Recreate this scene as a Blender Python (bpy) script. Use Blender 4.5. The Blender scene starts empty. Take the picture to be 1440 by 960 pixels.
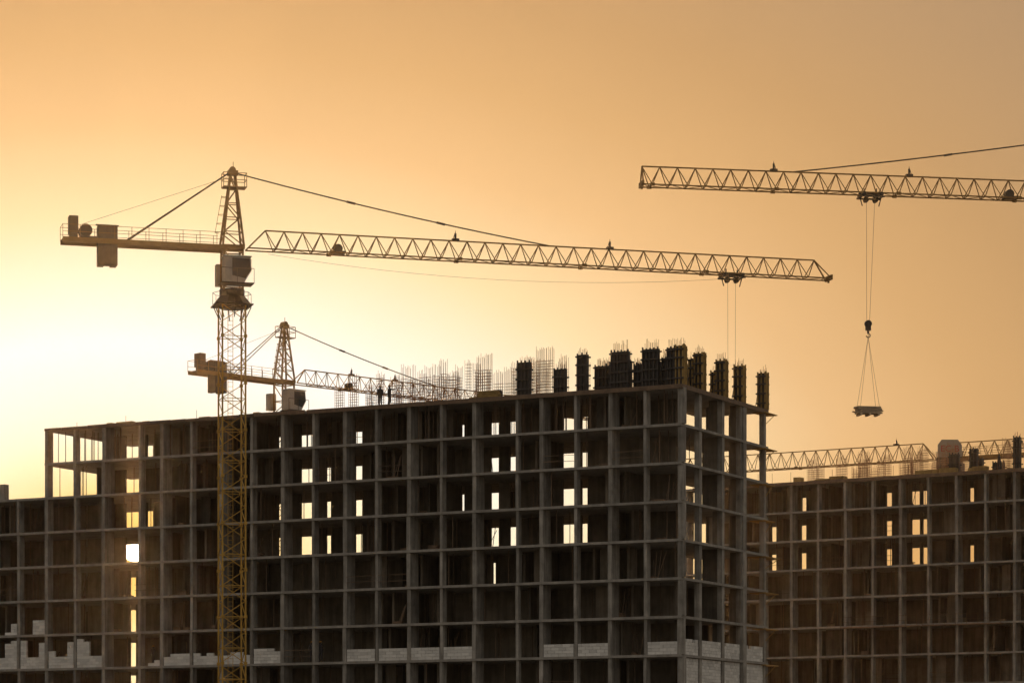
import bpy, math, random
from mathutils import Vector
R = random.Random(7)
scene = bpy.context.scene

# ------------------------------------------------------------ helpers
class MB:
    def __init__(s): s.v=[]; s.f=[]
    def box(s,x0,x1,y0,y1,z0,z1):
        if x0>x1:x0,x1=x1,x0
        if y0>y1:y0,y1=y1,y0
        if z0>z1:z0,z1=z1,z0
        b=len(s.v)
        s.v+=[(x0,y0,z0),(x1,y0,z0),(x1,y1,z0),(x0,y1,z0),(x0,y0,z1),(x1,y0,z1),(x1,y1,z1),(x0,y1,z1)]
        s.f+=[(b,b+3,b+2,b+1),(b+4,b+5,b+6,b+7),(b,b+1,b+5,b+4),(b+1,b+2,b+6,b+5),(b+2,b+3,b+7,b+6),(b+3,b,b+4,b+7)]
    def ub(s,u0,u1,v0,v1,z0,z1): s.box(-u1,-u0,v0,v1,z0,z1)
    def strut(s,p,q,r,n=4,r2=None):
        p=Vector(p);q=Vector(q);d=q-p
        if d.length<1e-5:return
        d.normalize()
        a=Vector((0,0,1)) if abs(d.z)<.9 else Vector((1,0,0))
        e=d.cross(a).normalized();g=d.cross(e)
        b=len(s.v); r2=r if r2 is None else r2
        for c,rr in ((p,r),(q,r2)):
            for i in range(n):
                t=2*math.pi*(i+.5)/n
                s.v.append(tuple(c+e*math.cos(t)*rr+g*math.sin(t)*rr))
        for i in range(n):
            j=(i+1)%n
            s.f.append((b+i,b+j,b+n+j,b+n+i))
        s.f.append(tuple(b+i for i in reversed(range(n)))); s.f.append(tuple(b+n+i for i in range(n)))
    def obj(s,name,mat,parent=None):
        me=bpy.data.meshes.new(name); me.from_pydata(s.v,[],s.f); me.update()
        o=bpy.data.objects.new(name,me); scene.collection.objects.link(o)
        me.materials.append(mat)
        if parent: o.parent=parent
        return o
def empty(name,loc=(0,0,0),rot=0):
    o=bpy.data.objects.new(name,None); scene.collection.objects.link(o)
    o.location=loc; o.rotation_euler=(0,0,rot); o.empty_display_size=1
    return o

def mat(name,base,rough=.85,var=.25,scale=.6,island=0.0,metal=0.,bump=.0,streak=.0,dark=None):
    m=bpy.data.materials.new(name); m.use_nodes=True; nt=m.node_tree; N=nt.nodes; L=nt.links
    b=N['Principled BSDF']; b.inputs['Roughness'].default_value=rough; b.inputs['Metallic'].default_value=metal
    tc=N.new('ShaderNodeTexCoord')
    n=N.new('ShaderNodeTexNoise'); n.inputs['Scale'].default_value=scale; n.inputs['Detail'].default_value=6; n.inputs['Roughness'].default_value=.65
    L.new(tc.outputs['Object'],n.inputs['Vector'])
    mr=N.new('ShaderNodeMapRange'); mr.inputs[1].default_value=.3; mr.inputs[2].default_value=.7
    mr.inputs[3].default_value=1-var; mr.inputs[4].default_value=1+var
    L.new(n.outputs['Fac'],mr.inputs[0]); last=mr.outputs[0]
    if streak:
        mp=N.new('ShaderNodeMapping'); mp.inputs['Scale'].default_value=(2.5,2.5,.25); L.new(tc.outputs['Object'],mp.inputs[0])
        n2=N.new('ShaderNodeTexNoise'); n2.inputs['Scale'].default_value=1.3; n2.inputs['Detail'].default_value=5; L.new(mp.outputs[0],n2.inputs['Vector'])
        m2=N.new('ShaderNodeMapRange'); m2.inputs[1].default_value=.35; m2.inputs[2].default_value=.65; m2.inputs[3].default_value=1-streak; m2.inputs[4].default_value=1+streak*.4
        L.new(n2.outputs['Fac'],m2.inputs[0])
        mm=N.new('ShaderNodeMath'); mm.operation='MULTIPLY'; L.new(last,mm.inputs[0]); L.new(m2.outputs[0],mm.inputs[1]); last=mm.outputs[0]
    if island:
        g=N.new('ShaderNodeNewGeometry'); m3=N.new('ShaderNodeMapRange'); m3.inputs[3].default_value=1-island; m3.inputs[4].default_value=1+island
        L.new(g.outputs['Random Per Island'],m3.inputs[0])
        mm=N.new('ShaderNodeMath'); mm.operation='MULTIPLY'; L.new(last,mm.inputs[0]); L.new(m3.outputs[0],mm.inputs[1]); last=mm.outputs[0]
    vm=N.new('ShaderNodeVectorMath'); vm.operation='SCALE'; vm.inputs[0].default_value=base; L.new(last,vm.inputs['Scale'])
    L.new(vm.outputs[0],b.inputs['Base Color'])
    if bump:
        bp=N.new('ShaderNodeBump'); bp.inputs['Strength'].default_value=bump; bp.inputs['Distance'].default_value=.03
        n4=N.new('ShaderNodeTexNoise'); n4.inputs['Scale'].default_value=9; n4.inputs['Detail'].default_value=3
        L.new(tc.outputs['Object'],n4.inputs['Vector']); L.new(n4.outputs['Fac'],bp.inputs['Height']); L.new(bp.outputs[0],b.inputs['Normal'])
    return m

M_col =mat('concrete_column',(.34,.315,.28),var=.32,scale=.9,island=.25,bump=.4,streak=.35)
M_slab=mat('concrete_slab',(.35,.325,.29),var=.28,scale=.7,bump=.3,streak=.15)
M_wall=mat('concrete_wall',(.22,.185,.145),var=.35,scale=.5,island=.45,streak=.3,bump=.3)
M_block=mat('aerated_block',(.76,.74,.70),var=.08,scale=2,island=.15,bump=.2)
M_form=mat('formwork_steel',(.05,.043,.038),rough=.6,var=.3,scale=1.5,island=.35)
M_timb=mat('formwork_timber',(.42,.27,.09),rough=.8,var=.3,scale=3,island=.2)
M_rebar=mat('rebar_rust',(.34,.16,.07),rough=.8,var=.2,scale=3)
M_prop=mat('shoring_steel',(.18,.115,.07),rough=.6,var=.3,scale=3,island=.4)
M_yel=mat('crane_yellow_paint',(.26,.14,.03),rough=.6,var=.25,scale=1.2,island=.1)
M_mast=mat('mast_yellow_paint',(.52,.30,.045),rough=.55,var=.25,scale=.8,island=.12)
M_dk=mat('crane_dark_steel',(.05,.036,.024),rough=.5,var=.25,scale=2)
M_white=mat('cab_grey_paint',(.42,.40,.36),rough=.5,var=.15,scale=2)
M_cw=mat('counterweight_concrete',(.13,.10,.07),var=.25,scale=2,island=.1)
M_rope=mat('steel_rope',(.12,.10,.08),rough=.5,var=.1)
M_glass=mat('cab_glass',(.02,.022,.025),rough=.25,var=.05)
M_cloth=mat('work_clothes',(.05,.045,.05),var=.2,scale=4)
M_helm=mat('helmet',(.5,.25,.05),rough=.4,var=.05)
M_red=mat('sign_red',(.40,.03,.02),rough=.5,var=.05)
M_sign=mat('sign_panel_paint',(.34,.29,.235),rough=.6,var=.15)
M_load=mat('pale_boards',(.55,.42,.28),rough=.8,var=.2,scale=3,island=.25)
M_ground=mat('ground_dirt',(.13,.105,.08),var=.35,scale=.08,bump=.5)

# ------------------------------------------------------------ ground
g=MB(); S=4000
g.v=[(-S,-S,0),(S,-S,0),(S,S,0),(-S,S,0)]; g.f=[(0,1,2,3)]
g.obj('ground',M_ground)

# ------------------------------------------------------------ buildings
def wall_u(mb,a,b,v,th,z0,z1,openings):
    ops=sorted((c-w/2,c+w/2) for c,w in openings if c+w/2>a and c-w/2<b)
    x=a
    for o0,o1 in ops:
        if o0>x: mb.ub(x,o0,v,v+th,z0,z1)
        x=max(x,o1)
    if x<b: mb.ub(x,b,v,v+th,z0,z1)

def blocks_u(mb,a,b,v,z,courses,heights=None):
    n=max(1,int(round((b-a)/.6))); w=(b-a)/n; h=.25
    for c in range(max([courses]+(heights or []))):
        runs=[]; i=0
        while i<n:
            hh=heights[i%len(heights)] if heights else courses
            if c<hh:
                j=i
                while j+1<n and c<(heights[(j+1)%len(heights)] if heights else courses): j+=1
                runs.append((i,j+1)); i=j+1
            else: i+=1
        for (r0,r1) in runs:
            i=r0-(c%2)*.5
            while i<r1:
                s=max(r0,i); e=min(r1,i+1)
                if e-s>.1:
                    d=R.uniform(-.012,.012)
                    mb.ub(a+s*w+.012,a+e*w-.012,v+d,v+.2+d,z+c*h+.008,z+(c+1)*h-.006)
                i+=1
def blocks_v(mb,a,b,u,z,courses,hv=True):
    n=max(1,int(round((b-a)/.6))); w=(b-a)/n; h=.25
    for c in range(courses):
        i=-(c%2)*.5
        while i<n:
            s=max(0,i); e=min(n,i+1)
            if e-s>.1 and not (hv and c==courses-1 and R.random()<.25):
                d=R.uniform(-.012,.012)
                mb.ub(u+d,u+.2+d,a+s*w+.012,a+e*w-.012,z+c*h+.008,z+(c+1)*h-.006)
            i+=1

def frame(prefix,parent,lines,ztop,nst,depth,ends,mid,back,rays,storeys_mid,mid_range,back_range,seed,skipfirst=False,shoring=True):
    """lines: list of (u,thickness,depth of pier)."""
    rr=random.Random(seed)
    cols=MB(); slabs=MB(); walls=MB(); props=MB(); clut=MB(); rails=MB()
    ua,ub=ends
    for i in range(nst):
        zt=ztop-3*i; zb=zt-3; c0,c1=zb,zt-.2
        x=ua-.12; xe=ub+.12 if not skipfirst else ub
        while x<xe:
            nx=min(xe,x+rr.choice([6.09,9.135,12.18])); 
            if xe-nx<2: nx=xe
            e=rr.uniform(-.04,.04)
            slabs.ub(x,nx-(.004 if nx<xe else 0),-.12+e,depth,zt-.2+rr.uniform(-.012,.0),zt-.004)
            x=nx
        for k,(u,th,dp) in enumerate(lines):
            if skipfirst and k==0: continue
            j=rr.uniform(-.035,.035)
            cols.ub(u-th/2+j,u+th/2+j,rr.uniform(-.02,.04),dp+rr.uniform(-.08,.08),c0,c1)
            if all(abs(c-u)>w/2+.18 for (c,w,st) in back) and abs(u-60.9)>.5:
                cols.ub(u-.15,u+.15,depth-.7,depth-.01,c0,c1)
        mo=[(c,w) for (c,w,st) in mid if i in st]
        bo=[(c,w) for (c,w,st) in back if i in st]
        wall_u(walls,mid_range[0](i),mid_range[1](i),6,.2,c0,c1,mo)
        wall_u(walls,back_range[0](i),back_range[1](i),depth-.25,.2,c0,c1-.02,bo)
        for u,th,dp in lines:
            for off in (0,1.5):
                uu=u+off
                if uu>ub-3 or uu<ua+5: continue
                va=rr.choice([2.2,2.8,3.4,4.2]); vb=rr.choice([5.98,5.98,4.9])
                if vb-va<.8 or rr.random()<.25: continue
                ok=True
                for (r0,r6,w) in rays:
                    if r0-w<=uu<=r6+w:
                        vx=(uu-r0)/(r6-r0)*6
                        if va-1.6<vx<vb+1.6: ok=False
                if ok: walls.ub(uu-.1,uu+.1,va,vb,c0,c1-.01)
            if rr.random()<.55 and ua+4<u<ub-4:
                wv=rr.uniform(1.8,4.5); ww=rr.uniform(.7,1.6); uc=u+rr.uniform(0,2)
                ok=all(not (r0+(r6-r0)*wv/6-w-.3<uc+ww and r0+(r6-r0)*wv/6+w+.3>uc) for (r0,r6,w) in rays)
                if ok: walls.ub(uc,uc+ww,wv,wv+.2,c0,c1-.015)
            if rr.random()<.12 and ua+1<u<ub-3.2:
                for hz in (.55,1.05): rails.strut((-u-.15,.05,c0+hz+rr.uniform(-.05,.05)),(-u-2.9,.05,c0+hz+rr.uniform(-.05,.05)),.025)
        if shoring:
            n=int((ub-ua)*(2.4 if i==0 else .5))
            for _ in range(n):
                u=rr.uniform(ua+.3,ub-.3); v=rr.uniform(.4,5.5)
                props.strut((-u,v,c0),(-u,v,c1),.035,5)
    for i in range(nst):
        zb=ztop-3*i-3
        for _ in range(int((ub-ua)/4)):
            u=rr.uniform(ua+1,ub-2); v=rr.uniform(.4,2.5); w=rr.uniform(.3,1.1); h=rr.uniform(.1,.45)
            if any(r0-1.5<u<r0+1.2 for (r0,r6,w_) in rays): continue
            k=rr.randint(1,4)
            for q in range(k):
                jx=rr.uniform(-.15,.15); clut.ub(u+jx,u+w+jx,v,v+.5,zb+h/k*q,zb+h/k*(q+1)-.01)
            if rr.random()<.6: 
                for _q in range(rr.randint(1,4)):
                    uu=u+rr.uniform(-.4,.4); clut.strut((-uu,v,zb),(-uu-rr.uniform(-.6,.6),v+.5,zb+rr.uniform(1.4,2.4)),.03)
    cols.obj(prefix+'columns',M_col,parent); slabs.obj(prefix+'floor_slabs',M_slab,parent)
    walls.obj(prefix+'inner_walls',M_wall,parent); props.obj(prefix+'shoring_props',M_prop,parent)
    clut.obj(prefix+'stored_materials',M_prop,parent); rails.obj(prefix+'guard_rails',M_prop,parent)

ANG1=math.atan2(-.46,.888)
B1=empty('unfinished_apartment_building',(13.15,222,0),ANG1)
ZR=32.7
ln=[]
for n in range(21):
    u=3.045*n
    if n==5:u=14.35
    if n==17:u=51.0
    th=.5 if n==0 else (.34 if n%2==0 else .25)
    dp=.5 if n==0 else (1.4 if n%2==0 else .7)
    if n==5: dp=.5
    if n==20: th=.34; dp=.8
    ln.append((u,th,dp))
T4=(0,1,2,3)
mid=[(55.9,1.6,T4),(55.9,.65,(4,5,6,7)),(54.0,.8,(0,2)),(37.8,1.2,T4),(40.4,.6,(0,2,3)),(35.55,.6,T4),(32.6,.75,T4),
     (22.5,.35,(0,2)),(19.5,.8,T4),(17.8,.65,T4),(12.7,1.05,T4),(11.2,.6,T4),(19.5,.45,(4,))]
back=[(58.8,.8,(0,2)),(42.0,1.6,T4),(44.8,.8,(0,2,3)),(39.8,.7,(1,2,3)),(36.7,.9,T4),(26.3,.5,(0,2)),
      (23.2,1.0,T4),(21.4,.8,(0,1,3)),(16.2,1.4,T4),(14.6,.7,T4),(23.2,.4,(4,))]
rays=[(51.7,55.9,.9),(49.8,54,.5),(56.6,61,.8),(34.1,37.8,.7),(36.7,40.4,.35),(31.9,35.55,.35),(29.05,32.6,.45),
      (19.3,22.5,.3),(16.36,19.5,.5),(14.7,17.8,.4),(9.8,12.7,.6),(8.3,11.2,.4)]
frame('',B1,ln,ZR,11,13,(0,60.9),mid,back,rays,None,
      (lambda i:3.1, lambda i:58.0 if i<2 else 60.8),(lambda i:6.3,lambda i:59.8),3)
# deeper end wing on the right
c=MB(); s=MB(); w=MB(); bl=MB(); pl=MB()
for i in range(11):
    zt=ZR-3*i; c0=zt-3; c1=zt-.2
    s.ub(-.12,6.2,13.003,17.75,zt-.2,zt-.008)
    for v,wd in ((3.9,.5),(8.45,.5),(12.3,.45),(17.3,.45)):
        c.ub(-.01,.42,v-wd/2,v+wd/2,c0,c1)
    for u in (3,6): c.ub(u-.15,u+.15,17.0,17.5,c0,c1)
    w.ub(.45,R.choice([.9,1.2,1.8]),8.35,8.55,c0,c1); w.ub(.45,R.choice([1.0,1.4,2.4]),12.2,12.4,c0,c1)
    if i>=5: w.ub(2.0,5.2,10.0,10.2,c0,c1)
    if i in (5,6): w.ub(1.2,1.4,2.0,3.6,c0,c1)
    if i<9:
        ext=R.uniform(18.6,20.2)
        pl.ub(-.35,R.uniform(.8,1.6),16.6,ext,zt-.28,zt-.21)
        pl.strut((.2,ext-.3,zt-.25),(.2,17.0,zt-1.2),.03)
L=[a[0] for a in ln]
zf=ZR-21
def bay(n,a=.18,b=.18): return L[n]+a,L[n+1]-b
for n in (0,2,3,6,7,8,9,12,14,15):
    a,b=bay(n); blocks_u(bl,a,b,.06,zf,4,[R.choice([3,4,4,4,5]) for _ in range(5)] if n>10 else [4,4,4,4,R.choice([3,4])])
blocks_u(bl,*bay(13),.06,zf,3,[3,4,4])
blocks_u(bl,*bay(18),.06,zf,3,[4,4,9,10,9]); blocks_u(bl,*bay(19),.06,zf,3,[9,4,4,6,10])
blocks_u(bl,*bay(16),.06,zf,2,[2,1,0,0,4]) 
vs=[.3,3.6,4.2,8.15,8.75,12.05,12.55,17.0]
for k in range(0,8,2):
    blocks_v(bl,vs[k],vs[k+1],.08,zf,5)
    blocks_v(bl,vs[k],vs[k+1],.08,zf-3,11,False)
for n in (1,4,5,10,11): blocks_u(bl,*bay(n),.06,zf-6,4)
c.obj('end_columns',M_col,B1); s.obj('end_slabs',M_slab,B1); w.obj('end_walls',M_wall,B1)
pl.obj('edge_platforms',M_timb,B1)
ln2=[(60.9+3.045*n,.28,1.2 if n%2==0 else .7) for n in range(0,8)]
frame('low_',B1,ln2,ZR-6,9,13,(61.05,82.2),[],[],[],None,(lambda i:61.1,lambda i:82),(lambda i:62,lambda i:82),5,skipfirst=True)
for n in range(0,4):
    a=ln2[n][0]+.2; b=ln2[n+1][0]-.18
    blocks_u(bl,a,b,.06,zf,3,[10,9,4,4,8] if n%2 else [9,4,4,10,9])
    blocks_u(bl,a,b,.06,zf+3,2,[4,1,0,1,5] if n else [5,5,0,0,1])
bl.obj('block_infill',M_block,B1)

# ---- roof: formwork panels, rebar starter cages, edge boards
def formpanel(F,T,u,v,w,d,h,z,timber=False):
    F.ub(u-w/2,u+w/2,v,v+d,z,z+h)
    n=max(2,int(w/.28))
    for i in range(n+1):
        x=u-w/2+w*i/n
        (T if timber else F).ub(x-.045,x+.045,v-.14,v-.003,z+.05,z+h+R.uniform(.02,.18))
        if timber: T.ub(u-w/2-.12,u-w/2-.003,v+d*i/n-.04,v+d*i/n+.04,z+.05,z+h+R.uniform(.0,.15))
    for zz in (.5,1.3,2.1,2.75):
        if zz<h:
            F.ub(u-w/2-.12,u+w/2+.12,v-.26,v-.145,z+zz,z+zz+.12)
            F.ub(u-w/2-.12,u+w/2+.12,v+d+.003,v+d+.12,z+zz,z+zz+.12)
    F.strut((-u-w/4,v-.2,z+h*.7),(-u-w/4,v-1.0 if v>1.3 else v+d+1.2,z),.03)
def cage(Q,u,v,w,h,z,d=.25,along_u=True,ties=True,r=.019):
    n=max(2,int(w/.17))
    lean=R.uniform(-.05,.05)
    for i in range(n+1):
        for dd in (0,d):
            x=-w/2+w*i/n
            hh=h+R.uniform(-.3,.12)
            p=(-(u+x),v+dd)
            Q.strut((p[0],p[1],z),(p[0]+lean+R.uniform(-.04,.04),p[1],z+hh),r,3)
    if ties:
        zz=.2; top=h*R.uniform(.65,.95)
        while zz<top:
            for dd in (0,d):
                Q.strut((-(u-w/2)+lean*zz/h,v+dd,z+zz),(-(u+w/2)+lean*zz/h,v+dd,z+zz),r*.75,3)
            zz+=R.uniform(.2,.28)
F=MB(); T=MB(); Q=MB()
pan=[(14.0,.5,1.05,2.75),(10.8,.6,.95,2.0),(8.75,.5,.8,3.0),(7.9,2.5,1.3,2.3),(6.9,4.5,1.0,2.9),(6.0,.7,.6,2.1),(5.4,.4,1.45,3.0),(4.7,3.5,1.3,2.4),
     (4.0,.9,.7,1.9),(2.7,.3,1.3,3.0),(1.6,.9,.7,2.3),(3.4,5,1.3,2.7),(1.0,.5,.6,3.0),(5.6,7,1.4,2.9),(1.9,3.2,.8,2.7),(9.2,6.0,1.0,2.5),(3.0,8.4,1.0,2.9)]
for (u,v,w_,h) in pan:
    formpanel(F,T,u,v,w_,.35,h,ZR); cage(Q,u,v+.05,w_*.8,h+R.uniform(.4,.9),ZR,ties=False)
for (u,v,w_,h) in [(.25,.4,.6,3.1),(.25,4.1,.65,3.0),(.25,8.5,.7,3.0),(.25,12.2,.7,3.05),(.25,17.2,.65,3.1),(1.6,6.0,.6,2.8),(1.5,10.2,.6,2.4),(1.2,2.0,.6,2.4),(2.2,12.5,.7,2.6)]:
    formpanel(F,T,u,v,w_,.5,h,ZR,True); cage(Q,u,v+.1,w_*.8,h+.6,ZR,ties=False)
for (u,v,w_,h) in [(29.8,1.5,.8,3.0),(27.3,3,.7,3.3),(24.9,.8,.5,3.3),(24.2,1.5,.5,3.4),(23.4,4,.6,3.3),(22.6,.8,.5,3.2),(21.9,1.2,.5,3.4),(21.2,.8,.6,3.6),(20.4,5,.9,3.2),
     (19.7,.8,.5,3.0),(18.9,1.0,.5,3.3),(17.4,.8,1.3,3.7),(16.2,5,.9,3.0),(13.2,1.2,.5,3.2),(12.9,4,.8,3.6),(11.9,.9,1.5,3.9),(10.2,3,.7,3.5),
     (26,6,1.2,3.2),(22.3,7,1.4,3.3),(28.6,7.5,1,3.2),(15.0,7,1.3,3.5),(31.6,6,.8,2.9),(8.4,8,1.1,3.8),(6.4,9,.9,3.8),(4.0,10,1.3,3.9),(13.8,9,1.2,3.9),
     (25.5,1,.4,2.6),(18.2,3,.5,3.4),(20.8,9,1.6,3.6),(24.5,10,1.2,3.6),(17.8,10,1.4,3.9),(12.2,7,1.2,3.9),(28.2,2,.4,2.4),(14.6,2.5,.5,3.2)]:
    cage(Q,u+.5*v,v,w_,h,ZR)
for k in range(5):
    T.ub(16.3+R.uniform(-.1,.1),18.2+R.uniform(-.1,.1),.3,.9,ZR+.02+.13*k,ZR+.12+.13*k)
F.ub(16.5,18.0,1.0,1.6,ZR,ZR+.75)
for k in range(12):
    u=R.uniform(14,58); T.ub(u,u+R.uniform(.4,1.5),.3,.8,ZR+.003,ZR+R.uniform(.08,.25))
e=MB()
e.ub(-.2,34,-.22,-.17,ZR-.3,ZR+.04); e.ub(-.22,-.17,-.1,17.6,ZR-.3,ZR+.04)
x=34.2
while x<60:
    nx=min(61.0,x+R.uniform(1.5,4)); e.ub(x,nx-.05,-.22,-.17,ZR-.22+R.uniform(-.05,.02),ZR+R.uniform(-.02,.07)); x=nx
u=0
while u<60:
    if R.random()<.5: e.strut((-u,-.05,ZR),(-u,-.05,ZR+R.uniform(.25,.9)),.02)
    u+=R.uniform(.8,3)
F.obj('formwork_panels',M_form,B1); T.obj('formwork_beams',M_timb,B1); Q.obj('rebar_cages',M_rebar,B1); e.obj('edge_boards',M_prop,B1)
s2=MB(); s2.ub(65.6,66.3,.2,.8,ZR-6,ZR-4.6); s2.obj('stub_column',M_col,B1)

# ---- second building (right, farther)
B2=empty('unfinished_apartment_building',(49.8,282,0),math.atan2(-.527,.85))
ln3=[]
for n in range(-5,13): ln3.append((3.07*n,.3 if n%2==0 else .24,1.3 if n%2==0 else .7))
T3=(0,1,2)
mid2=[(26.0,.6,T3),(16.2,.6,T3),(13.2,.9,T3),(12.1,.6,T3),(7.0,.45,(0,2)),(29.5,.6,(1,2)),(3,.5,(2,))]
back2=[(29.4,.8,T3),(19.3,.8,T3),(16.3,1.2,T3),(15.1,.7,T3),(9.9,.7,(0,2)),(33,.8,(1,2)),(6.2,.6,(2,))]
rays2=[(23.1,26,.5),(13.5,16.2,.5),(10.5,13.2,.7),(9.5,12.1,.5),(4.5,7,.4),(26.5,29.5,.5)]
frame('',B2,ln3,ZR,11,13,(-15.4,36.9),mid2,back2,rays2,None,(lambda i:-15.3,lambda i:36.8),(lambda i:-15.3,lambda i:36.8),11)
F=MB(); T=MB(); Q=MB()
formpanel(F,T,-.1,.4,.6,.5,3.2,ZR); cage(Q,-.1,.5,.5,3.7,ZR,ties=False)
for _ in range(34):
    u=R.uniform(-8,25); v=R.uniform(1,11)
    cage(Q,u,v,R.uniform(.5,1.6),R.uniform(2.2,3.8),ZR)
for _ in range(9):
    u=R.uniform(-8,10); v=R.uniform(1,10); formpanel(F,T,u,v,R.uniform(.6,1.2),.4,R.uniform(1.2,2.6),ZR)
for _ in range(14):
    u=R.uniform(-8,28); T.ub(u,u+R.uniform(.6,2),.3,1.2,ZR+.003,ZR+R.uniform(.15,.6))
u=-12
while u<34:
    Q.strut((-u,-.05,ZR),(-u,-.05,ZR+1.1),.02); u+=R.uniform(1.5,3)
e=MB(); e.ub(-15,36,-.22,-.17,ZR-.3,ZR+.05)
F.obj('formwork_panels',M_form,B2); T.obj('timber_stacks',M_timb,B2); Q.obj('rebar_cages',M_rebar,B2); e.obj('edge_boards',M_prop,B2)
P=MB()
for u0 in (1,10): 
    P.ub(u0,u0+8.4,-1.1,-.3,ZR-15.3,ZR-15.2)
    for k in range(8):
        P.strut((-(u0+k*1.2),-1.1,ZR-15.3),(-(u0+k*1.2),-1.1,ZR-14.1),.025)
        P.strut((-(u0+k*1.2),-1.1,ZR-15.25),(-(u0+k*1.2),-.05,ZR-15.25),.03)
    P.strut((-u0,-1.1,ZR-14.2),(-(u0+8.4),-1.1,ZR-14.2),.025); P.strut((-u0,-1.1,ZR-14.7),(-(u0+8.4),-1.1,ZR-14.7),.025)
P.obj('facade_platforms',M_prop,B2)

# ------------------------------------------------------------ tower cranes
def lattice_mast(m,w,z0,z1,pitch=1.25,rc=.085,rd=.04):
    h=w/2
    cs=[(-h,-h),(h,-h),(h,h),(-h,h)]
    for x,y in cs: m.strut((x,y,z0),(x,y,z1),rc)
    n=int(round((z1-z0)/pitch)); dz=(z1-z0)/n
    for i in range(n):
        a=z0+i*dz; b=a+dz
        for k in range(4):
            p=cs[k]; q=cs[(k+1)%4]
            if i%2==0: m.strut((*p,a),(*q,b),rd)
            else: m.strut((*q,a),(*p,b),rd)
            if i%2==0: m.strut((*p,a),(*q,a),rd*.9)
        if i%3==0:
            for x,y in cs: m.box(x-.12,x+.12,y-.12,y+.12,a-.12,a+.12)
    for s_ in (-.2,.2): m.strut((s_,h-.25,z0),(s_,h-.25,z1),.025)
    z=z0
    while z<z1: m.strut((-.2,h-.25,z),(.2,h-.25,z),.018); z+=.35
def jib_truss(m,x0,x1,z,h,hw,pitch=1.5,rc=.07,rd=.042,taper_root=1.5,sq_tip=False):
    for y in (-hw,hw): m.strut((x0,y,z),(x1,y,z),rc)
    xt0=x0+taper_root; xt1=x1-(0 if sq_tip else 1.3)
    m.strut((xt0,0,z+h),(xt1,0,z+h),rc*1.05)
    n=int(round((xt1-xt0)/pitch)); p=(xt1-xt0)/n
    for y in (-hw,hw):
        if taper_root>.1: m.strut((x0,y,z),(xt0,0,z+h),rc)
        m.strut((x1,y,z),(xt1,0,z+h),rc)
        for i in range(n):
            a=xt0+i*p
            m.strut((a,0,z+h),(a+p/2,y,z),rd); m.strut((a+p/2,y,z),(a+p,0,z+h),rd)
            if i%7==3: m.box(a+p/2-.18,a+p/2+.18,y-.1,y+.1,z-.12,z+.12)
    for i in range(n+1):
        a=min(xt0+i*p+p/2,x1); m.strut((a,-hw,z),(a,hw,z),rd)
        if i<n: m.strut((a,-hw if i%2 else hw,z),(min(a+p,x1),hw if i%2 else -hw,z),rd*.8)
def trolley(m,x,z,hw):
    for dx in (-.75,.75):
        for y in (-hw-.05,hw+.05):
            m.strut((x+dx,y-.06,z-.1),(x+dx,y+.06,z-.1),.16,10)
    for y in (-hw,hw): m.box(x-1.0,x+1.0,y-.06,y+.06,z-.36,z-.22)
    for dx in (-.85,-.3,.3,.85): m.box(x+dx-.06,x+dx+.06,-hw,hw,z-.34,z-.24)
    for dx in (-.4,.4):
        m.strut((x+dx,-.15,z-.5),(x+dx,.15,z-.5),.22,12)
        m.box(x+dx-.1,x+dx+.1,-.25,.25,z-.7,z-.25)
    m.strut((x-.9,0,z-.3),(x-.7,0,z-1.0),.05); m.strut((x+.9,0,z-.3),(x+.7,0,z-1.0),.05)
    m.box(x-.95,x+.95,-.3,.3,z-.02,z+.06); m.strut((x-.5,0,z),(x-.5,0,z+.45),.06); m.strut((x+.5,0,z),(x+.5,0,z+.4),.06)
def beacon(m,x,z,y=0):
    m.box(x-.28,x+.28,y-.2,y+.2,z,z+.18); m.strut((x,y,z+.15),(x,y,z+.62),.09,6); m.strut((x,y,z+.55),(x,y,z+.85),.05,6,.01)
    m.strut((x-.25,y,z),(x-.05,y,z+.6),.03)

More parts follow.
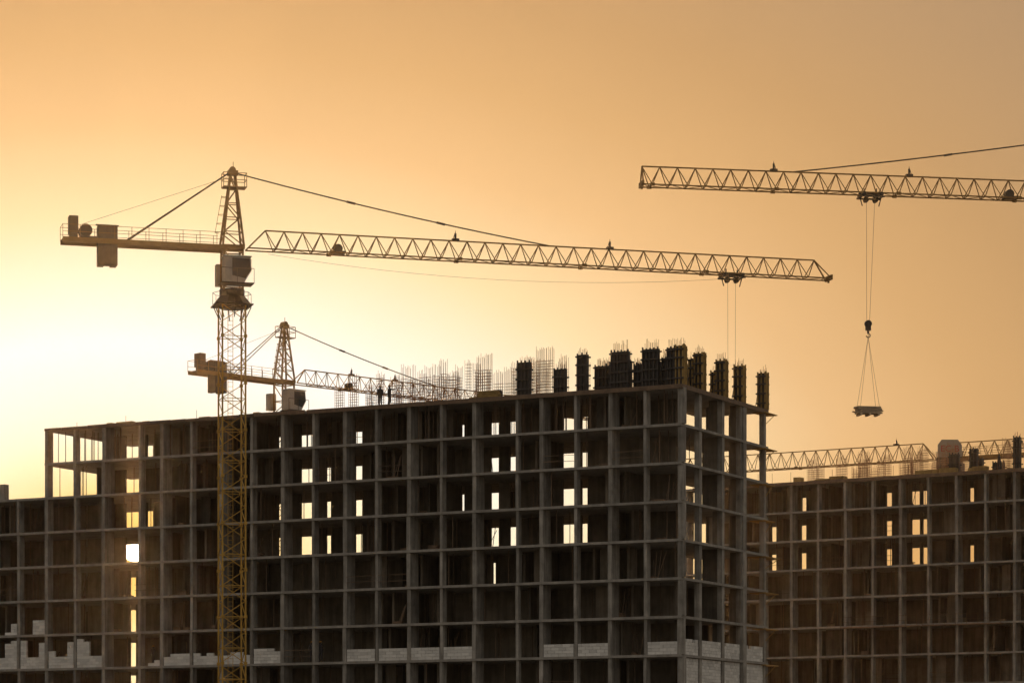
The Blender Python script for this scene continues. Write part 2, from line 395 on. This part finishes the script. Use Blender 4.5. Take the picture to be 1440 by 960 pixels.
def crane(base,heading,zj,zapex,jlen,clen,tie,counter_ties,flat=False,mastw=1.85,mast_from=0,sq=False,beacons=(),jh=1.55,drum=True,detail=True):
    E=empty('tower_crane',(base[0],base[1],0),heading)
    Y=MB(); zs=zj-4.6
    lattice_mast(Y,mastw,mast_from,zs)
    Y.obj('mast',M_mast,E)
    f=MB(); f.box(-2.6,2.6,-2.6,2.6,0,.8); f.obj('foundation',M_slab,E)
    K=MB()
    K.strut((0,0,zs-.2),(0,0,zs+.35),1.0,12,1.0)
    K.strut((0,0,zs+.1),(0,0,zs+.75),1.6,8,1.05)
    K.strut((0,0,zs+.75),(0,0,zs+1.3),1.0,16)
    K.box(-1.5,1.5,-1.3,1.3,zs-.02,zs+.08)
    for t in range(8):
        a=t*math.pi/4; x,y=1.55*math.cos(a),1.55*math.sin(a)
        K.strut((x,y,zs),(x*.7,y*.7,zs-1.0),.05)
        K.strut((x,y,zs+.05),(x,y,zs+1.0),.025)
        a2=(t+1)*math.pi/4; K.strut((x,y,zs+1.0),(1.55*math.cos(a2),1.55*math.sin(a2),zs+1.0),.025)
    K.obj('slewing_ring',M_dk,E)
    H=MB()
    for x in (-.75,.75):
        for y in (-.7,.7):
            H.strut((x,y,zs+1.2),(x,y,zj+.1),.10)
    for z in (zs+1.4,zs+2.6,zj-.3):
        for y in (-.7,.7): H.strut((-.75,y,z),(.75,y,z),.06)
        for x in (-.75,.75): H.strut((x,-.7,z),(x,.7,z),.06)
    for y in (-.7,.7): H.strut((-.75,y,zs+1.4),(.75,y,zs+2.6),.05); H.strut((.75,y,zs+2.6),(-.75,y,zj-.3),.05)
    H.box(-.9,.9,-.8,.8,zj-.12,zj+.18)
    if not flat:
        ax=.05
        for x in (-.85,.85):
            for y in (-.7,.7):
                H.strut((x,y,zj+.1),(ax+x*.22,y*.25,zapex-.3),.10)
        n=5
        for i in range(n):
            t0=i/n; t1=(i+1)/n; z0=zj+.1+(zapex-.4-zj)*t0; z1=zj+.1+(zapex-.4-zj)*t1
            a0=.85*(1-.78*t0); a1=.85*(1-.78*t1); b0=.7*(1-.75*t0); b1=.7*(1-.75*t1)
            for y in (-1,1):
                sgn=1 if i%2 else -1
                H.strut((-a0*sgn,y*b0,z0),(a1*sgn,y*b1,z1),.055); H.strut((-a1,y*b1,z1),(a1,y*b1,z1),.045)
            for x in (-1,1):
                H.strut((x*a0,-b0,z0),(x*a1,b1,z1),.045); H.strut((x*a1,-b1,z1),(x*a1,b1,z1),.04)
        H.box(-.35,.45,-.3,.3,zapex-.35,zapex+.02)
        H.strut((0,-.35,zapex+.05),(0,.35,zapex+.05),.26,12)
        H.strut((.1,0,zapex),(.1,0,zapex+.75),.03)
        zc=zapex-1.3
        for x in (-.75,1.1):
            for y in (-.5,.5): H.strut((x,y,zc),(x,y,zc+1.1),.035)
        for z in (zc,zc+.55,zc+1.1):
            for y in (-.5,.5): H.strut((-.75,y,z),(1.1,y,z),.035)
            for x in (-.75,1.1): H.strut((x,-.5,z),(x,.5,z),.035)
        H.box(-.75,1.1,-.5,.5,zc-.06,zc-.035)
        x=-1.05
        for y in (-.2,.2): H.strut((x+.05,y,zj+.2),(-.35,y,zapex-1.3),.025)
        k=0
        while k<1: H.strut((x+.05+.65*k,-.2,zj+.2+(zapex-1.5-zj)*k),(x+.05+.65*k,.2,zj+.2+(zapex-1.5-zj)*k),.02); k+=.07
        for k in range(5):
            t=k/5; xx=x+.05+.65*t; zz=zj+1.2+(zapex-2.6-zj)*t
            H.strut((xx,-.25,zz),(xx-.35,-.15,zz),.025); H.strut((xx-.35,-.15,zz),(xx-.35,.15,zz),.025); H.strut((xx-.35,.15,zz),(xx,.25,zz),.025)
        H.strut((x-.3,0,zj+1.2),(x+.22,0,zapex-2),.025)
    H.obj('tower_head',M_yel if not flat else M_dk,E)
    C=MB(); cz=zs+1.55
    if not flat:
        b=len(C.v); x0,x1=-.95,.95; y0,y1=-2.1,-.85
        prof=[(x0,cz),(x1-.35,cz),(x1+.25,cz+1.0),(x1+.15,cz+2.0),(x0,cz+2.05)]
        for y in (y0,y1):
            for (x,z) in prof: C.v.append((x,y,z))
        n=5
        C.f.append(tuple(b+i for i in range(n))); C.f.append(tuple(b+n+i for i in reversed(range(n))))
        for i in range(n): j=(i+1)%n; C.f.append((b+j,b+i,b+n+i,b+n+j))
        C.box(x0-.05,x1+.25,y0-.06,y1+.06,cz+2.06,cz+2.13)
        G=MB()
        G.v=[(-.35,y0-.012,cz+.55),(x1-.25,y0-.012,cz+.35),(x1+.20,y0-.012,cz+1.02),(x1+.10,y0-.012,cz+1.92),(-.35,y0-.012,cz+1.92)]
        G.f=[(0,1,2,3,4)]
        G.box(x1+.16,x1+.235,y0+.1,y1-.1,cz+1.05,cz+1.9)
        G.obj('cab_windows',M_glass,E)
        C.box(-1.1,-.35,.85,1.6,cz+.2,cz+1.9)
        h2=MB(); 
        for zz in (cz-.03,cz+1.1): h2.strut((x0-.3,y0-.25,zz),(x1+.4,y0-.25,zz),.03)
        for xx in (x0-.3,0,x1+.4): h2.strut((xx,y0-.25,cz-.05),(xx,y0-.25,cz+1.1),.025)
        h2.box(x0-.3,x1+.4,y0-.3,y1,cz-.1,cz-.03)
        h2.obj('cab_platform',M_dk,E)
    else:
        C.box(-1.5,1.5,-1.5,-.9,zj-1.1,zj+1.0)
        C.box(-1.2,.6,-2.6,-1.55,zj-2.3,zj-.3)
    C.obj('operator_cab',M_white if not flat else M_sign,E)
    J=MB()
    jib_truss(J,1.2,jlen,zj,jh,.62,sq_tip=sq)
    J.box(jlen-.05,jlen+.12,-.7,.7,zj-.12,zj+.3)
    J.strut((jlen,0,zj-.3),(jlen,0,zj+.1),.1)
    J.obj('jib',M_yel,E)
    D=MB()
    for bx in beacons: beacon(D,bx,zj+jh)
    if drum:
        D.strut((8.6,-.3,zj+.4),(8.6,.3,zj+.4),.36,14); D.box(8.1,9.2,-.4,.4,zj+.02,zj+.2)
    D.obj('jib_fittings',M_dk,E)
    Wm=MB()
    for y in (-.75,.75): Wm.box(-clen,-.5,y-.07,y+.07,zj-.28,zj+.12)
    Wm.box(-clen,-.9,-.68,.68,zj-.03,zj+.03)
    x=-clen
    while x<-1:
        for y in (-.82,.82): Wm.strut((x,y,zj),(x,y,zj+1.1),.028)
        x+=1.35
    for y in (-.82,.82):
        for z in (.55,1.1): Wm.strut((-clen,y,zj+z),(-1,y,zj+z),.024)
    Wm.strut((-clen,-.82,zj+1.1),(-clen,.82,zj+1.1),.024)
    Wm.obj('counter_jib',M_yel,E)
    cw=MB(); cx=-clen*.735
    for k in range(3):
        cw.box(cx-.75+.5*k,cx-.27+.5*k,-.62,.62,zj-1.9+(.1 if k==1 else 0),zj+1.2)
    cw.strut((cx-.9,0,zj+1.3),(cx+.9,0,zj+1.3),.08)
    cw.obj('counterweights',M_cw,E)
    o=MB(); o.box(-clen+.55,-clen+1.25,-.5,.5,zj+.5,zj+1.85); o.strut((-clen+.6,0,zj),(-clen+1.2,0,zj+.6),.07)
    o.box(-clen+.6,-clen+1.2,-.3,.3,zj+.03,zj+.5); o.obj('switch_cabinet',M_cw if not flat else M_sign,E)
    d=MB(); dx=-clen+1.85
    d.strut((dx,-.5,zj+.75),(dx,.5,zj+.75),.40,16); d.strut((dx,-.55,zj+.75),(dx,-.45,zj+.75),.5,16); d.strut((dx,.45,zj+.75),(dx,.55,zj+.75),.5,16)
    d.box(dx-.5,dx+.9,-.6,.6,zj+.03,zj+.25); d.obj('hoist_winch',M_dk,E)
    t=MB()
    if not flat:
        for tx in tie:
            a=Vector((.35,0,zapex-.15)); b_=Vector((tx,0,zj+jh)); N=14; prev=a
            sag=.25
            for i in range(1,N+1):
                k=i/N; p=a.lerp(b_,k); p.z-=sag*4*k*(1-k)
                t.strut(prev,p,.06,5)
                if i in (5,9): t.strut(p-Vector((.35,0,-.06)),p+Vector((.35,0,-.08)),.11)
                prev=p
        for y in (-.6,.6):
            t.strut((-.3,y*.3,zapex-.2),(-counter_ties[0],y,zj+.1),.05,5)
        t.strut((-.3,0,zapex-.5),(-clen+1.6,0,zj+1.3),.018,4)
        t.obj('tie_bars',M_dk,E)
    return E

def polyrope(mb,a,b,sag,r,n=16):
    a=Vector(a);b=Vector(b);prev=a
    for i in range(1,n+1):
        k=i/n;p=a.lerp(b,k);p.z-=sag*4*k*(1-k);mb.strut(prev,p,r,4);prev=p

A=crane((-22.3,226.5),math.atan2(.274,.962),44.15,50.3,51,13.5,(26.5,),(8.5,),beacons=(18.4,31.6))
m=MB(); trolley(m,42.3,44.15,.62); m.obj('trolley',M_dk,A)
m=MB(); polyrope(m,(3,0.3,43.9),(41.2,0.3,43.75),1.05,.014)
for dx in (-.35,.35): m.strut((42.3+dx,0,43.5),(42.3+dx*.9,0,33.6),.014)
m.obj('hoist_ropes',M_rope,A)
Bc=crane((-23.4,292),math.atan2(.68,.73),42.7,48.6,50,11.6,(21,),(7,),beacons=(9,15),mastw=1.8)
Cc=crane((59.75,238.7),math.atan2(-.173,-.985),49.9,57.6,50,14,(37.4,),(9,),sq=True,beacons=(39,27.5),drum=False)
m=MB(); trolley(m,30.8,49.9,.62); m.obj('trolley',M_dk,Cc)
m=MB(); m.strut((18.9,-.3,50.3),(18.9,.3,50.3),.36,14); m.box(18.2,19.4,-.4,.4,49.92,50.1); m.obj('trolley_winch',M_dk,Cc)
m=MB(); xh=31.0
for dx in (-.35,.35): m.strut((30.8+dx,0,49.2),(xh+dx*.35,0,39.5),.016)
m.strut((xh,0,38.6),(xh,0,38.2),.03)
m.obj('hoist_ropes',M_rope,Cc)
m=MB(); m.strut((xh,-.12,39.25),(xh,.12,39.25),.30,12); m.box(xh-.2,xh+.2,-.16,.16,38.7,39.4); m.strut((xh,0,38.75),(xh,0,38.45),.09,8)
for i in range(7):
    a0=math.pi*(-.1+i*.18); a1=math.pi*(-.1+(i+1)*.18)
    m.strut((xh+.17*math.cos(a0+math.pi*.8),0,38.3+.17*math.sin(a0+math.pi*.8)),(xh+.17*math.cos(a1+math.pi*.8),0,38.3+.17*math.sin(a1+math.pi*.8)),.05)
m.obj('hook_block',M_dk,Cc)
m=MB()
for x in (-.8,.8):
    for y in (-.5,.5): m.strut((xh,0,38.2),(xh+x,y,32.45),.014)
m.obj('sling_ropes',M_rope,Cc)
m=MB()
for x in (-.75,0,.75): m.box(xh+x-.09,xh+x+.09,-.6,.6,31.72,31.87)
for kz in range(4):
    for i in range(6):
        j=R.uniform(-.16,.16); m.box(xh-1.02+j,xh+1.02+j,-.58+i*.195,-.41+i*.195,31.875+kz*.15,31.99+kz*.15)
    if kz<3:
        for x in (-.6,.6): m.box(xh+x-.04,xh+x+.04,-.58,.58,31.992+kz*.15,32.022+kz*.15)
m.obj('load_boards',M_load,Cc)
Dc=crane((48.8,320),math.atan2(.51,-.86),38.0,40,35,16,(),(7,),flat=True,beacons=(6,),jh=1.9,mastw=1.9,drum=False)
m=MB(); jib_truss(m,-15,-1.2,38.05,1.7,.5,taper_root=.05,sq_tip=True); m.obj('counter_jib_truss',M_yel,Dc)
hd=math.atan2(.51,-.86)
def w2l(dx,dy): 
    c_,s_=math.cos(-hd),math.sin(-hd); return (c_*dx-s_*dy,s_*dx+c_*dy)
cu=bpy.data.curves.new('sign_text','FONT'); cu.body='EC-B'; cu.size=1.0; cu.extrude=.02; cu.align_x='CENTER'
tx=bpy.data.objects.new('sign_text',cu); scene.collection.objects.link(tx); tx.data.materials.append(M_red)
tx.parent=Dc; tx.rotation_euler=(math.pi/2,0,-hd)
lx,ly=w2l(0,-3.0); tx.location=(lx,ly,38.5)
sg=MB(); ch=[(-1.35,0),(1.35,0),(1.35,1.35),(.9,1.95),(-.9,1.95),(-1.35,1.35)]
for y in (-.04,.04):
    for (x,z) in ch: sg.v.append((x,y,z))
sg.f.append(tuple(range(6))); sg.f.append(tuple(range(11,5,-1)))
for i in range(6): j=(i+1)%6; sg.f.append((j,i,i+6,j+6))
so=sg.obj('sign_panel',M_sign,Dc)
lx,ly=w2l(0,-2.9); so.location=(lx,ly,37.9); so.rotation_euler=(0,0,-hd)
m=MB()
for x in (-1.1,-.4,.4,1.1):
    a=w2l(x,-2.8); b=w2l(x*.6,-.8); m.strut((a[0],a[1],37.9),(b[0],b[1],36.2),.06); m.strut((a[0],a[1],37.9),(a[0],a[1],36.4),.05)
a=w2l(-1.4,-2.8); b=w2l(1.4,-2.8); m.strut((*a,36.4),(*b,36.4),.06); m.strut((*a,37.75),(*b,37.75),.07)
m.obj('slewing_gallery',M_dk,Dc)

# ------------------------------------------------------------ workers
def worker(loc,face,pose=0):
    arm=[(.21,0,1.42),(.27,.05,1.14),(.24,.24,.98)]
    arm2=[(-.21,0,1.42),(-.29,-.02,1.13),(-.27,.12,.88)]
    if pose==1: arm=[(.21,0,1.42),(.33,.22,1.35),(.30,.46,1.42)]
    st=.12 if pose!=2 else .24
    V=[((0,0,.95),.15),((0,0,1.18),.145),((0,0,1.40),.16),((0,.01,1.52),.06),((0,.02,1.63),.10),((0,.02,1.70),.09)]
    E_=[(0,1),(1,2),(2,3),(3,4),(4,5)]
    def ch(root,pts,rs):
        p=root
        for q,r in zip(pts,rs):
            V.append((q,r)); E_.append((p,len(V)-1)); p=len(V)-1
    ch(2,arm,(.075,.052,.038)); ch(2,arm2,(.075,.052,.038))
    ch(0,[(.10,0,.86),(st,.06,.48),(st,-.06,.08),(st,.12,.04)],(.10,.07,.05,.05))
    ch(0,[(-.10,0,.86),(-.13,0,.48),(-.14,-.08,.08),(-.14,.10,.04)],(.10,.07,.05,.05))
    me=bpy.data.meshes.new('construction_worker'); me.from_pydata([v for v,_ in V],E_,[]); me.update()
    o=bpy.data.objects.new('construction_worker',me); scene.collection.objects.link(o)
    o.modifiers.new('skin','SKIN')
    if me.skin_vertices:
        for i,(v,r) in enumerate(V): me.skin_vertices[0].data[i].radius=(r,r)
    o.modifiers.new('sub','SUBSURF').levels=1; o.modifiers['sub'].render_levels=1
    me.materials.append(M_cloth)
    o.location=loc; o.rotation_euler=(0,0,face)
    h=MB(); h.strut((0,.02,1.70),(0,.02,1.80),.135,10,.07); h.strut((0,.05,1.69),(0,.05,1.71),.17,10); h.obj('helmet',M_helm,o)
    return o
def loc1(u,v,z): return (13.15-.888*u+.46*v,222+.46*u+.888*v,z)
def loc2(u,v,z): return (49.8-.85*u+.527*v,282+.527*u+.85*v,z)
for a in [(loc1(27.5,.8,ZR),.6,0),(loc1(26.7,.9,ZR),-1.2,1),(loc2(1.9,.8,ZR),1.0,0),(loc1(33.9,.5,zf),.3,2),(loc1(33.2,.7,zf),2.5,1),(loc1(49.9,.5,zf),1,0)]:
    o=worker(*a)

# ------------------------------------------------------------ sunset haze: a real thin scattering air mass over the site
hz=MB(); hz.box(-260,260,12,420,-1,170)
mh=bpy.data.materials.new('air_haze'); mh.use_nodes=True; n_=mh.node_tree.nodes; n_.clear()
ho=n_.new('ShaderNodeOutputMaterial'); vs_=n_.new('ShaderNodeVolumeScatter')
vs_.inputs['Color'].default_value=(1,.88,.72,1); vs_.inputs['Density'].default_value=.000085; vs_.inputs['Anisotropy'].default_value=.8
mh.node_tree.links.new(vs_.outputs[0],ho.inputs['Volume'])
hz.obj('haze',mh)

# ------------------------------------------------------------ world, sun, camera
sd=Vector((-.1325,1,.0825)).normalized()
W=bpy.data.worlds.new('World'); scene.world=W; W.use_nodes=True; nt=W.node_tree; N=nt.nodes; Lk=nt.links
N.clear()
out=N.new('ShaderNodeOutputWorld'); bg=N.new('ShaderNodeBackground'); bg2=N.new('ShaderNodeBackground'); add=N.new('ShaderNodeAddShader')
sky=N.new('ShaderNodeTexSky'); sky.sky_type='NISHITA'; sky.sun_disc=False
sky.sun_elevation=math.asin(sd.z); sky.sun_rotation=math.atan2(sd.x,sd.y); sky.dust_density=3; sky.air_density=1.5
Lk.new(sky.outputs[0],bg.inputs[0]); bg.inputs[1].default_value=.001
tc=N.new('ShaderNodeTexCoord'); sub=N.new('ShaderNodeVectorMath'); sub.operation='SUBTRACT'; sub.inputs[1].default_value=sd
Lk.new(tc.outputs['Generated'],sub.inputs[0])
mul=N.new('ShaderNodeVectorMath'); mul.operation='MULTIPLY'; mul.inputs[1].default_value=(1,1,1.8); Lk.new(sub.outputs[0],mul.inputs[0])
ln_=N.new('ShaderNodeVectorMath'); ln_.operation='LENGTH'; Lk.new(mul.outputs[0],ln_.inputs[0])
dv=N.new('ShaderNodeMath'); dv.operation='DIVIDE'; dv.inputs[1].default_value=2.4; Lk.new(ln_.outputs['Value'],dv.inputs[0])
sq=N.new('ShaderNodeMath'); sq.operation='SQRT'; Lk.new(dv.outputs[0],sq.inputs[0])
rp=N.new('ShaderNodeValToRGB'); cr=rp.color_ramp
def lin(c): 
    return tuple((x/255/12.92 if x/255<=.04045 else ((x/255+.055)/1.055)**2.4) for x in c)+(1,)
stops=[(.0,(255,190,95)),(.03,(255,215,135)),(.07,(255,246,215)),(.125,(255,254,246)),(.16,(254,241,214)),(.20,(249,219,170)),(.255,(229,185,131)),(.305,(209,165,112)),(.355,(192,151,103)),(.466,(167,138,107)),(.8,(140,129,117)),(2.0,(148,143,136))]
while len(cr.elements)<len(stops): cr.elements.new(.5)
for i,(d_,c_) in enumerate(stops): cr.elements[i].position=math.sqrt(d_/2.4)
for i,(d_,c_) in enumerate(stops): cr.elements[i].color=lin(c_)
Lk.new(sq.outputs[0],rp.inputs[0])
# warmer band close to the horizon
sx=N.new('ShaderNodeSeparateXYZ'); Lk.new(tc.outputs['Generated'],sx.inputs[0])
mz=N.new('ShaderNodeMapRange'); mz.interpolation_type='SMOOTHSTEP'; mz.inputs[1].default_value=.13; mz.inputs[2].default_value=.06; mz.inputs[3].default_value=0; mz.inputs[4].default_value=1
Lk.new(sx.outputs['Z'],mz.inputs[0])
mx=N.new('ShaderNodeMix'); mx.data_type='RGBA'; mx.blend_type='MULTIPLY'
Lk.new(mz.outputs[0],mx.inputs[0]); Lk.new(rp.outputs[0],mx.inputs[6]); mx.inputs[7].default_value=(1.0,.88,.62,1)
l2=N.new('ShaderNodeVectorMath'); l2.operation='LENGTH'; Lk.new(sub.outputs[0],l2.inputs[0])
mr=N.new('ShaderNodeMapRange'); mr.interpolation_type='SMOOTHSTEP'; mr.inputs[1].default_value=.0052; mr.inputs[2].default_value=.0042; mr.inputs[3].default_value=0; mr.inputs[4].default_value=25
Lk.new(l2.outputs['Value'],mr.inputs[0])
vm=N.new('ShaderNodeVectorMath'); vm.operation='SCALE'; vm.inputs[0].default_value=(1,.85,.6); Lk.new(mr.outputs[0],vm.inputs['Scale'])
ad=N.new('ShaderNodeVectorMath'); ad.operation='ADD'; Lk.new(mx.outputs[2],ad.inputs[0]); Lk.new(vm.outputs[0],ad.inputs[1])
Lk.new(ad.outputs[0],bg2.inputs[0]); bg2.inputs[1].default_value=1.0
Lk.new(bg.outputs[0],add.inputs[0]); Lk.new(bg2.outputs[0],add.inputs[1]); Lk.new(add.outputs[0],out.inputs[0])

sl=bpy.data.lights.new('sun','SUN'); sl.energy=4.0; sl.angle=math.radians(.53); sl.color=(1,.57,.25)
so_=bpy.data.objects.new('sun',sl); scene.collection.objects.link(so_)
so_.rotation_euler=sd.to_track_quat('Z','Y').to_euler(); so_.location=(-100,600,80)

cd=bpy.data.cameras.new('camera'); co=bpy.data.objects.new('camera',cd); scene.collection.objects.link(co)
cd.lens=100; cd.sensor_width=36; cd.sensor_fit='HORIZONTAL'; cd.shift_y=619/1440; cd.clip_start=1; cd.clip_end=10000
co.location=(0,0,1.7); co.rotation_euler=(math.pi/2,0,0)
scene.camera=co
scene.view_settings.view_transform='Standard'; scene.view_settings.look='None'; scene.view_settings.exposure=0
